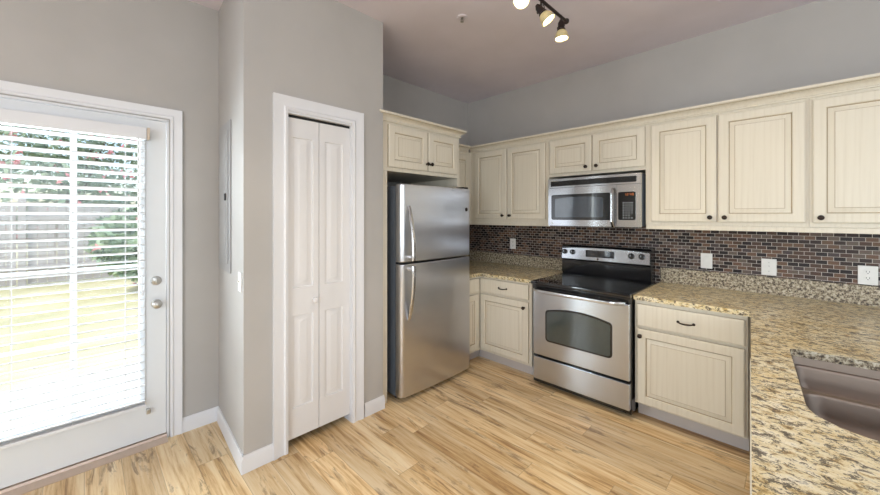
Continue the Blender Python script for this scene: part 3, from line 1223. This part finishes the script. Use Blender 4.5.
def fridge_door(z0, z1):
    bm = new()
    # plan outline: softly bowed front with rounded vertical edges
    pts = [(0, .070)]
    R = .036
    for k in range(9):
        a = PI + k / 8 * PI / 2
        pts.append((R + R * math.cos(a), R + R * math.sin(a) * 1.0))
    for k in range(1, 16):
        s = k / 16
        x = R + (FW - 2 * R) * s
        pts.append((x, -.011 * math.sin(PI * s)))
    for k in range(9):
        a = 1.5 * PI + k / 8 * PI / 2
        pts.append((FW - R + R * math.cos(a), R + R * math.sin(a)))
    pts.append((FW, .070))
    # loft with softened top and bottom edge
    cx, cy = FW / 2, .04
    rings = []
    for dz, ins in ((0, .006), (.003, .002), (.009, 0), (z1 - z0 - .009, 0), (z1 - z0 - .003, .002), (z1 - z0, .006)):
        rings.append([bm.verts.new((x + (ins if x < .05 else (-ins if x > FW - .05 else 0)), y + (ins if y < .05 else 0), z0 + dz)) for x, y in pts])
    for a, c in zip(rings[:-1], rings[1:]):
        for i in range(len(a)):
            j = (i + 1) % len(a)
            bm.faces.new((a[i], a[j], c[j], c[i]))
    bm.faces.new(rings[0])
    bm.faces.new(rings[-1][::-1])
    return bm


def bow_handle(x, za, zb, flip):
    """flat curved bar, fixed close to the door at one end and standing far off it at the other (near the split)"""
    bm = new()
    n = 18
    rings = []
    for k in range(n + 1):
        s = k / n                     # 0 at the far end, 1 at the split
        z = za + (zb - za) * s
        out = -.004 - .062 * math.sin(min(1, s * 1.15) * PI / 2) ** .8
        wd = .014 + .004 * s
        tk = .010
        if s > .96:
            out += .004
        rings.append([bm.verts.new(p) for p in ((x - wd, out + tk * .5, z), (x - wd * .6, out - tk * .5, z), (x + wd * .6, out - tk * .5, z), (x + wd, out + tk * .5, z), (x + wd * .6, out + tk, z), (x - wd * .6, out + tk, z))])
    for a, c in zip(rings[:-1], rings[1:]):
        for i in range(6):
            bm.faces.new((a[i], a[(i + 1) % 6], c[(i + 1) % 6], c[i]))
    bm.faces.new(rings[0])
    bm.faces.new(rings[-1][::-1])
    # stand-off at the split end
    z = zb - (zb - za) * .03
    d = .012 * (1 if zb > za else -1)
    box(bm, x - .010, x + .010, -.060, .004, min(z, z - d * 2), max(z, z - d * 2), .003)
    return bm


fz = obj('freezer_door', fridge_door(1.066, FZ), M['steel_v'], fr)
obj('handle', bow_handle(.072, 1.50, 1.080, 0), M['steel_handle'], fz)
lo = obj('lower_door', fridge_door(.036, 1.052), M['steel_v'], fr)
obj('handle', bow_handle(.072, .62, 1.040, 0), M['steel_handle'], lo)
obj('gasket', box(new(), .01, FW - .01, .0705, .0775, .06, FZ - .004), M['blackgap'], fr)
b = lathe(new(), [(0, 0), (.017, 0), (.017, .003), (.014, .004), (0, .004)], 20, Matrix.Translation((.742, -.002, 1.478)) @ FRONT)
obj('badge', b, M['bronze'], fz)
obj('hinge_cover', box(new(), FW - .075, FW - .006, .03, .12, FZ + .001, FZ + .018, .004), M['blackgap'], fr)

# ================================================================== range
RX0, RX1, RYF = -1.588, -.815, 2.67
RW = RX1 - RX0
rg = thing('range', 'freestanding stainless steel electric range with black glass cooktop', 'stove', (RX0, RYF, 0))
obj('body', box(new(), 0.002, RW - .001, .045, .745, .02, .845, .003), M['black'], rg)
for x in (.05, RW - .05):
    for y in (.10, .70):
        obj('foot', lathe(new(), [(0, 0), (.018, 0), (.016, .02), (0, .0205)], 12, Matrix.Translation((x, y, 0))), M['blackgap'], rg)
b = new()
box(b, -.006, RW + .002, .012, .62, .846, .872, .006)
tp = obj('cooktop', b, M['blackglass'], rg)
b = new()


def ring_flat(bm, cx, cy, z, r0, r1, seg=36):
    a = [bm.verts.new((cx + r0 * math.cos(2 * PI * k / seg), cy + r0 * math.sin(2 * PI * k / seg), z)) for k in range(seg)]
    c = [bm.verts.new((cx + r1 * math.cos(2 * PI * k / seg), cy + r1 * math.sin(2 * PI * k / seg), z)) for k in range(seg)]
    for k in range(seg):
        j = (k + 1) % seg
        bm.faces.new((a[k], a[j], c[j], c[k]))


for (x, y, r) in ((.19, .17, .105), (.58, .17, .085), (.19, .44, .08), (.58, .44, .105)):
    b = new()
    ring_flat(b, x, y, .8724, r - .004, r)
    obj('burner_ring', b, M['ring'], tp)
# vent slot strip under the lip
b = new()
box(b, .004, RW - .004, .030, .046, .806, .844, .003)
for k in range(34):
    x = .05 + k * (RW - .10) / 33
    box(b, x - .006, x + .006, .026, .031, .827, .832)
obj('vent_strip', b, M['black'], rg)
# oven door
b = new()
Wd0, Wd1 = .022, RW - .002
box(b, Wd0, Wd1, .004, .044, .268, .804, .006)
od = obj('oven_door', b, M['steel_h'], rg)


def arch_outline(x0, x1, z0, z1, rise, r=.03):
    pts = []
    for k in range(6):
        a = PI + k / 5 * PI / 2
        pts.append((x0 + r + r * math.cos(a), z0 + r + r * math.sin(a)))
    for k in range(6):
        a = 1.5 * PI + k / 5 * PI / 2
        pts.append((x1 - r + r * math.cos(a), z0 + r + r * math.sin(a)))
    for k in range(5):
        a = k / 4 * PI / 2.6
        pts.append((x1 - r + r * math.cos(a), z1 - r + r * math.sin(a)))
    for k in range(1, 16):
        s = k / 16
        x = x1 - r - (x1 - x0 - 2 * r) * s
        pts.append((x, z1 + rise * math.sin(PI * s) ** .9))
    for k in range(5):
        a = PI - (4 - k) / 4 * PI / 2.6
        pts.append((x0 + r + r * math.cos(a), z1 - r + r * math.sin(a)))
    return pts


ol = arch_outline(-1.452 - RX0, -.930 - RX0, .395, .655, .030)
b = prism(new(), ol, .0015, .006, 'y')
obj('window_border', b, M['black'], od)
ol2 = arch_outline(-1.440 - RX0, -.942 - RX0, .408, .643, .028, .022)
b = prism(new(), ol2, -.0005, .002, 'y')
obj('window_glass', b, M['oven_glass'], od)
# bar handle
b = new()
pts = []
for k in range(25):
    s = k / 24
    x = .03 + (RW - .055) * s
    y = .000 - .048 * min(1, math.sin(PI * s) * 3.0) ** .8 - .006 * math.sin(PI * s)
    pts.append((x, y, .806))
rings = []
for x, y, z in pts:
    rings.append([b.verts.new(p) for p in ((x, y, z - .014), (x, y - .007, z - .010), (x, y - .009, z), (x, y - .007, z + .009), (x, y, z + .012), (x, y + .010, z + .010), (x, y + .010, z - .012))])
for a, c in zip(rings[:-1], rings[1:]):
    for i in range(7):
        b.faces.new((a[i], a[(i + 1) % 7], c[(i + 1) % 7], c[i]))
b.faces.new(rings[0])
b.faces.new(rings[-1][::-1])
obj('handle', b, M['steel_handle'], od)
# drawer
b = new()
box(b, Wd0, Wd1, .006, .044, .062, .248, .006)
obj('storage_drawer', b, M['steel_h'], rg)
# backguard
BGY = 3.275 - RYF
b = new()
prof = [(.745 - .001, .846), (BGY + .03, .846), (BGY + .012, .90), (BGY + .012, 1.0), (BGY - .004, 1.012), (BGY - .004, 1.022), (BGY + .012, 1.128), (BGY + .030, 1.145), (.745, 1.145)]
prism(b, prof, -.020, RW - .026, 'x')
obj('backguard', b, M['black'], rg)
# stainless control panel with a gently arched top
top = []
for k in range(17):
    s = k / 16
    top.append((RW - .032 - (RW - .020) * s, 1.110 + .017 * math.sin(PI * s) ** .7))
out = [(-.012, 1.018), (RW - .030, 1.018)] + top
b = new()
A = []
B = []
for x, z in out:
    yy = BGY - .008 + (z - 1.018) * .13
    A.append(b.verts.new((x, yy, z)))
    B.append(b.verts.new((x, yy + .012, z)))
b.faces.new(A)
b.faces.new(B[::-1])
for i in range(len(A)):
    j = (i + 1) % len(A)
    b.faces.new((A[i], B[i], B[j], A[j]))
cp = obj('control_panel', b, M['steel_h'], rg)
b = new()
box(b, -1.372 - RX0, -1.122 - RX0, BGY - .0055, BGY + .004, 1.045, 1.107, .002)
obj('display', b, M['blackglass'], cp)
for row, z in enumerate((1.056, 1.068)):
    for k in range(7):
        x = -1.355 - RX0 + k * .034
        obj('key', box(new(), x, x + .014, BGY - .0062, BGY - .0050, z, z + .004), M['ring'], cp, smooth=False)
for kx in (-1.575, -1.497, -.986, -.905):
    m4 = Matrix.Translation((kx - RX0, BGY - .002, 1.080)) @ Matrix.Rotation(-.13, 4, 'X') @ FRONT
    b = lathe(new(), [(0, 0), (.024, 0), (.024, .006), (.020, .010), (.019, .022), (.016, .026), (0, .027)], 22, m4)
    kb = obj('knob', b, M['black'], cp)
    b = new()
    box(b, kx - RX0 - .0015, kx - RX0 + .0015, BGY - .0295, BGY - .027, 1.080, 1.094)
    obj('pointer', b, M['keys'], kb)
b = lathe(new(), [(0, 0), (.009, 0), (.008, .002), (0, .002)], 16, Matrix.Translation((-1.262 - RX0, BGY - .006, 1.031)) @ FRONT)
obj('badge', b, M['bronze'], cp)

# ================================================================== microwave
MX0, MX1, MYF = -1.625, -.848, 3.045
MW = MX1 - MX0
MZ0, MZ1 = 1.328, 1.757
mw = thing('microwave', 'over-the-range stainless steel microwave with black window and keypad', 'microwave', (MX0, MYF, MZ0))
H = MZ1 - MZ0
obj('body', box(new(), .003, MW - .002, .018, YW - MYF - .012, .010, H, .003), M['fridge_side'], mw)


def bow(x, w=MW):
    return -.016 * math.sin(PI * max(0, min(1, x / w)))


def bowed_panel(x0, x1, z0, z1, y_front, thick, n=20, outline=None, bev=.0):
    """vertical panel whose front follows the microwave's bowed face"""
    bm = new()
    A, B = [], []
    rows = []
    for k in range(n + 1):
        x = x0 + (x1 - x0) * k / n
        y = y_front + bow(x)
        rows.append([bm.verts.new((x, y, z0)), bm.verts.new((x, y, z1)), bm.verts.new((x, y + thick, z1)), bm.verts.new((x, y + thick, z0))])
    for a, c in zip(rows[:-1], rows[1:]):
        for i in range(4):
            j = (i + 1) % 4
            bm.faces.new((a[i], a[j], c[j], c[i]))
    bm.faces.new(rows[0])
    bm.faces.new(rows[-1][::-1])
    return bm


def bowed_outline(pts, y_front, thick, n=28):
    """convex outline laid on the bowed face, cut into narrow columns so that it follows the bow"""
    x0 = min(p[0] for p in pts)
    x1 = max(p[0] for p in pts)

    def span(x):
        zs = []
        for i in range(len(pts)):
            (xa, za), (xb, zb_) = pts[i], pts[(i + 1) % len(pts)]
            if (xa - x) * (xb - x) <= 0 and abs(xa - xb) > 1e-9:
                zs.append(za + (zb_ - za) * (x - xa) / (xb - xa))
        return min(zs), max(zs)
    bm = new()
    rows = []
    for k in range(n + 1):
        x = x0 + (x1 - x0) * (.5 - .5 * math.cos(PI * k / n))
        x = min(max(x, x0 + 1e-4), x1 - 1e-4)
        za, zb_ = span(x)
        y = y_front + bow(x)
        rows.append([bm.verts.new(p) for p in ((x, y, za), (x, y, zb_), (x, y + thick, zb_), (x, y + thick, za))])
    for a, c in zip(rows[:-1], rows[1:]):
        for i in range(4):
            j = (i + 1) % 4
            bm.faces.new((a[i], a[j], c[j], c[i]))
    bm.faces.new(rows[0])
    bm.faces.new(rows[-1][::-1])
    return bm


vt = obj('vent_panel', bowed_panel(0, MW, H - .082, H - .001, 0, .030), M['steel_h'], mw)
g = bowed_panel(-1.598 - MX0, -.880 - MX0, H - .068, H - .022, -.0025, .010)
obj('vent_grille', g, M['black'], vt)
b = new()
for z in (H - .058, H - .049, H - .040, H - .031):
    rows = []
    for k in range(21):
        x = -1.590 - MX0 + (.715) * k / 20
        y = -.004 + bow(x)
        rows.append([b.verts.new((x, y, z)), b.verts.new((x, y, z + .003)), b.verts.new((x, y + .003, z + .003)), b.verts.new((x, y + .003, z))])
    for a, c in zip(rows[:-1], rows[1:]):
        for i in range(4):
            j = (i + 1) % 4
            b.faces.new((a[i], a[j], c[j], c[i]))
obj('louvres', b, M['blackgap'], vt)
XD1 = -1.022 - MX0
md = obj('door', bowed_panel(0, XD1, .004, H - .085, 0, .030), M['steel_h'], mw)
zl, zh = 1.385 - MZ0, 1.612 - MZ0
win = [(x, z) for x, z in arch_outline(-1.592 - MX0, -1.062 - MX0, zl, zh, .0, .018)]
obj('window_border', bowed_outline(win, -.0025, .006), M['black'], md)
win2 = [(x, z) for x, z in arch_outline(-1.555 - MX0, -1.125 - MX0, zl + .024, zh - .036, .012, .012)]
obj('window_glass', bowed_outline(win2, -.0045, .004), M['mic_glass'], md)
# handle
b = new()
rings = []
hx = -1.045 - MX0
for k in range(21):
    s = k / 20
    z = -.002 + (.322) * s
    y = bow(hx) - .004 - .042 * min(1, math.sin(PI * s) * 2.2) ** .8
    wd = .012
    rings.append([b.verts.new(p) for p in ((hx - wd, y, z), (hx - wd * .5, y - .008, z), (hx + wd * .5, y - .008, z), (hx + wd, y, z), (hx + wd * .5, y + .006, z), (hx - wd * .5, y + .006, z))])
for a, c in zip(rings[:-1], rings[1:]):
    for i in range(6):
        b.faces.new((a[i], a[(i + 1) % 6], c[(i + 1) % 6], c[i]))
b.faces.new(rings[0])
b.faces.new(rings[-1][::-1])
obj('handle', b, M['steel_handle'], md)
b = lathe(new(), [(0, 0), (.009, 0), (.008, .002), (0, .002)], 16, Matrix.Translation((-1.585 - MX0, bow(.04), .030)) @ FRONT)
obj('badge', b, M['nickel'], md)
cpn = obj('control_panel', bowed_panel(XD1 + .002, MW, .004, H - .085, 0, .030, 8), M['steel_h'], mw)
pad = arch_outline(-1.010 - MX0, -.884 - MX0, 1.388 - MZ0, 1.612 - MZ0, 0, .012)
kp = obj('keypad', bowed_outline(pad, -.003, .006), M['blackglass'], cpn)
b = new()
x0 = -.975 - MX0
for row in range(7):
    z = 1.402 - MZ0 + row * .020
    for k in range(4):
        if row in (1,) and k == 3:
            continue
        x = x0 + k * .020
        y = bow(x) - .0042
        obj('key', box(new(), x, x + .009, y, y + .002, z, z + .006), M['keys'], kp, smooth=False)
b = new()
# seven-segment clock
segs = {'1': 'bc', '2': 'abged', '4': 'fgbc', '8': 'abcdefg'}
cx0, cz0, cw, chh, st = -.962 - MX0, 1.582 - MZ0, .010, .018, .0022
for di, ch in enumerate('1248'):
    ox = cx0 + di * .0165 + (.004 if di > 1 else 0)
    y = bow(ox) - .0045
    S = {'a': (0, cw, chh - st, chh), 'g': (0, cw, chh / 2 - st / 2, chh / 2 + st / 2), 'd': (0, cw, 0, st),
         'f': (0, st, chh / 2, chh), 'b': (cw - st, cw, chh / 2, chh), 'e': (0, st, 0, chh / 2), 'c': (cw - st, cw, 0, chh / 2)}
    for s in segs[ch]:
        u0, u1, v0, v1 = S[s]
        box(b, ox + u0, ox + u1, y, y + .002, cz0 + v0, cz0 + v1)
obj('clock_display', b, M['clock'], kp)
obj('underside', box(new(), .01, MW - .01, .03, YW - MYF - .02, .0, .0095, .002), M['black'], mw)


# ================================================================== outlets and switches on the backsplash
def plate(name, label, loc, rotz, kind, w=.074, h=.118, cat='outlet'):
    t = thing(name, label, cat, loc, rotz)
    pb = new()
    box(pb, -w / 2, w / 2, -.006, 0, -h / 2, h / 2, .003)
    obj('cover_plate', pb, M['plate'], t)
    if kind == 'duplex':
        for s in (-1, 1):
            pts = []
            for k in range(20):
                a = 2 * PI * k / 20
                pts.append((.016 * math.cos(a), s * .0195 + max(-.0115, min(.0115, .0155 * math.sin(a)))))
            sc = obj('socket', prism(new(), pts, -.0078, -.005, 'y'), M['plate'], t)
            sb = new()
            for dx in (-.0065, .0065):
                box(sb, dx - .0012, dx + .0012, -.0082, -.0070, s * .0195 - .001, s * .0195 + .008)
            lathe(sb, [(0, 0), (.0026, 0), (.0026, .001), (0, .001)], 10, Matrix.Translation((0, -.0074, s * .0195 - .007)) @ FRONT)
            obj('slots', sb, M['slot'], sc)
    elif kind == 'rocker':
        rb = new()
        box(rb, -.017, .017, -.0085, -.005, -.033, .033, .002)
        obj('rocker', rb, M['plate'], t)
    elif kind == 'toggle':
        rb = new()
        box(rb, -.0055, .0055, -.0068, -.005, -.012, .012, .0008)
        box(rb, -.0035, .0035, -.016, -.006, -.002, .008, .001)
        obj('toggle', rb, M['plate'], t)
        for z in (-.030, .030):
            rb = lathe(new(), [(0, 0), (.003, 0), (.0025, .0012), (0, .0014)], 10, Matrix.Translation((0, -.006, z)) @ FRONT)
            obj('screw', rb, M['nickel'], t)
    elif kind == 'jack':
        rb = lathe(new(), [(0, 0), (.008, 0), (.008, .003), (.005, .004), (.005, .009), (0, .009)], 12, Matrix.Translation((0, -.006, 0)) @ FRONT)
        obj('jack', rb, M['nickel'], t)
    return t


YT = YW - .010
plate('electrical_outlet', 'small white outlet on the tiles between refrigerator and range', (-2.268, YT, 1.106), 0, 'duplex')
plate('wall_switch', 'white rocker switch plate on the tiles just right of the range', (-.494, YT, 1.070), 0, 'rocker', cat='switch')
plate('wall_switch', 'white plate with one small centre toggle, middle of the plates right of the range', (-.136, YT, 1.058), 0, 'toggle', .080, .116, cat='switch')
plate('electrical_outlet', 'white two-socket outlet on the tiles at the right edge', (.315, YT, 1.052), 0, 'duplex', .082, .118)

# light switch and breaker panel on the skewed pantry side wall (faces -Y)
ang = math.atan2(-.0415, .69)


def on_side(x):
    return .6235 + (XP - x) * (.0415 / .69)


plate('wall_switch', 'white toggle light switch on the narrow wall below the breaker panel', (-2.225, on_side(-2.225) - .0005, 1.047), ang, 'toggle', .070, .112, cat='switch')
bp = thing('breaker_panel', 'grey metal electrical breaker panel set in the narrow wall beside the closet', 'electrical panel', (-2.63, on_side(-2.63) - .0005, 1.54), ang)
obj('frame', box(new(), -.175, .175, -.008, 0, -.475, .475, .003), M['panel_grey'], bp)
b = new()
box(b, -.130, .130, -.014, -.008, -.420, .420, .003)
box(b, -.100, .100, -.017, -.013, -.385, .385, .002)
pdr = obj('panel_door', b, M['panel_grey'], bp)
obj('latch', box(new(), .085, .105, -.024, -.016, -.022, .022, .002), M['blackgap'], pdr)

# ================================================================== ceiling fixtures
spx = thing('fire_sprinkler', 'small recessed sprinkler head in the ceiling', 'sprinkler', (-1.697, 1.921, CEIL))
b = lathe(new(), [(0, 0), (.038, 0), (.036, -.006), (.022, -.008), (.016, -.004), (0, -.004)], 24)
obj('escutcheon', b, M['ceiling'], spx)
b = new()
lathe(b, [(0, -.004), (.008, -.004), (.008, -.016), (.005, -.018), (0, -.018)], 12)
for s in (-1, 1):
    tube(b, [(s * .008, 0, -.010), (s * .011, 0, -.024), (s * .003, 0, -.034)], .002, 6)
lathe(b, [(0, -.034), (.013, -.034), (.013, -.036), (0, -.036)], 14)
obj('sprinkler_head', b, M['nickel'], spx)

TX = -1.085
tl = thing('track_light', 'dark bronze ceiling track light with amber glass spot heads', 'lamp', (TX, 1.72, CEIL))
b = new()
tube(b, [(0, -.62, -.13), (0, .545, -.13)], .010, 12)
lathe(b, [(0, -.004), (.015, 0), (.020, .012), (.015, .024), (0, .028)], 14, Matrix.Translation((0, .545, -.13)) @ Matrix.Rotation(-PI / 2, 4, 'X'))
lathe(b, [(0, -.004), (.015, 0), (.020, .012), (.015, .024), (0, .028)], 14, Matrix.Translation((0, -.62, -.13)) @ Matrix.Rotation(PI / 2, 4, 'X'))
obj('rail', b, M['bronze'], tl)
b = new()
lathe(b, [(0, 0), (.065, 0), (.062, -.018), (.030, -.028), (0, -.028)], 24, Matrix.Translation((0, -.12, 0)))
tube(b, [(0, -.12, -.02), (0, -.12, -.13)], .008, 10)
obj('canopy', b, M['bronze'], tl)


def spot_head(y, aim, energy):
    """a yoke-mounted socket with a glass cup; aim = unit direction of the beam"""
    root = obj('spot_head', tube(new(), [(0, y, -.118), (0, y, -.165)], .006, 8), M['bronze'], tl)
    a = Vector(aim).normalized()
    piv = Vector((0, y, -.195))
    q = a.to_track_quat('Z', 'X').to_matrix().to_4x4()
    m4 = Matrix.Translation(piv) @ q
    b_ = new()
    for s in (-1, 1):
        tube(b_, [(0, y, -.160), (s * .018, y, -.168), (s * .023, y, -.196)], .003, 6)
    lathe(b_, [(0, 0), (.026, 0), (.026, .006), (0, .006)], 12, Matrix.Translation((-.025, y, -.196)) @ Matrix.Rotation(PI / 2, 4, 'Y') @ Matrix.Scale(.35, 4))
    obj('yoke', b_, M['bronze'], root)
    b_ = lathe(new(), [(0, -.045), (.010, -.045), (.014, -.036), (.020, -.026), (.021, .012), (.026, .016), (.026, .024), (.018, .026), (0, .026)], 20, m4)
    obj('socket', b_, M['bronze'], root)
    b_ = lathe(new(), [(.022, .022), (.030, .030), (.038, .048), (.044, .078), (.041, .078), (.034, .048), (.026, .031), (.019, .024)], 24, m4)
    obj('glass_shade', b_, M['shade'], root)
    b_ = lathe(new(), [(0, .030), (.020, .032), (.030, .050), (.034, .064), (.028, .068), (0, .069)], 20, m4)
    obj('bulb', b_, M['bulb'], root)
    wp = Vector((TX, 1.72, CEIL)) + piv + a * .085
    light('spot_lamp', 'SPOT', wp, wp + a, energy, (1.0, .82, .56), spot_size=math.radians(100), spot_blend=.9, shadow_soft_size=.035)


spot_head(.485, (.02, .03, -1), 24)
spot_head(.225, (.42, .26, -.72), 24)
spot_head(.010, (.30, -.50, -.72), 24)
spot_head(-.270, (-.10, -.35, -.85), 24)

# ================================================================== the garden beyond the glass door
struct('ground', box(new(), -30, XL - .16, -16, 16, -.25, -.12), M['grass'], 'pale sunlit lawn outside')
struct('patio', box(new(), -4.6, XL - .155, -2.5, 2.5, -.119, -.03), M['concrete'], 'concrete patio outside the door')
fn = thing('fence', 'weathered board fence across the back of the lawn', 'fence', (-12, 0, -.12))
for seg in range(4):
    b = new()
    y0 = -9 + seg * 4.0
    for k in range(26):
        y = y0 + .12 + k * .148
        box(b, -.012, .012, y, y + .138, .04, 1.82 + .01 * random.random())
    for z in (.35, 1.45):
        box(b, .013, .05, y0 + .1, y0 + 3.95, z, z + .09)
    obj('board_panel', b, M['fence'], fn)
for k in range(5):
    obj('post', box(new(), -.06, .06, -9 + k * 4.0 - .02, -9 + k * 4.0 + .10, 0, 1.95, .006), M['fence'], fn)


def shrub(x, y, h, r, label, flowers, leaves=2600):
    t = thing('flowering_shrub', label, 'shrub', (x, y, -.12), 0)
    b_ = new()
    for k in range(5):
        a = k * 1.256
        tube(b_, [(.05 * math.cos(a), .05 * math.sin(a), 0), (.2 * math.cos(a), .2 * math.sin(a), h * .4), (.5 * r * math.cos(a), .5 * r * math.sin(a), h * .8)], .03, 6, radii=[.05, .035, .015])
    obj('stems', b_, M['bark'], t)
    b_ = new()
    f_ = new()

    def card(bm, p, s, mi):
        u = Vector((random.uniform(-1, 1), random.uniform(-1, 1), random.uniform(-1, 1))).normalized()
        w_ = u.cross(Vector((random.uniform(-1, 1), random.uniform(-1, 1), random.uniform(-1, 1)))).normalized()
        vv = [bm.verts.new(p + u * s), bm.verts.new(p + w_ * s * .45), bm.verts.new(p - u * s), bm.verts.new(p - w_ * s * .45)]
        fc = bm.faces.new(vv)
        fc.material_index = mi
    for k in range(leaves):
        v = Vector((random.gauss(0, 1), random.gauss(0, 1), random.gauss(0, 1))).normalized() * (random.random() ** .4)
        p = Vector((v.x * r, v.y * r, h * .56 + v.z * h * .45))
        card(b_, p, random.uniform(.07, .14), 0 if random.random() < .6 else 1)
    obj('foliage', b_, [M['leaf'], M['leaf2']], t, smooth=False)
    for k in range(flowers):
        v = Vector((random.gauss(.6, 1), random.gauss(0, 1), random.gauss(.3, 1))).normalized()
        p = Vector((v.x * r, v.y * r, h * .56 + v.z * h * .45))
        for q in range(3):
            card(f_, p + Vector((random.uniform(-.06, .06),) * 3), .08, 0)
    obj('blossoms', f_, M['flower'], t, smooth=False)
    return t


shrub(-14.2, -0.2, 5.7, 1.9, 'tall pink-flowering shrub rising behind the board fence', 230, 4200)
shrub(-9.4, 1.0, 1.8, .95, 'low green shrub standing on the lawn before the fence', 12)
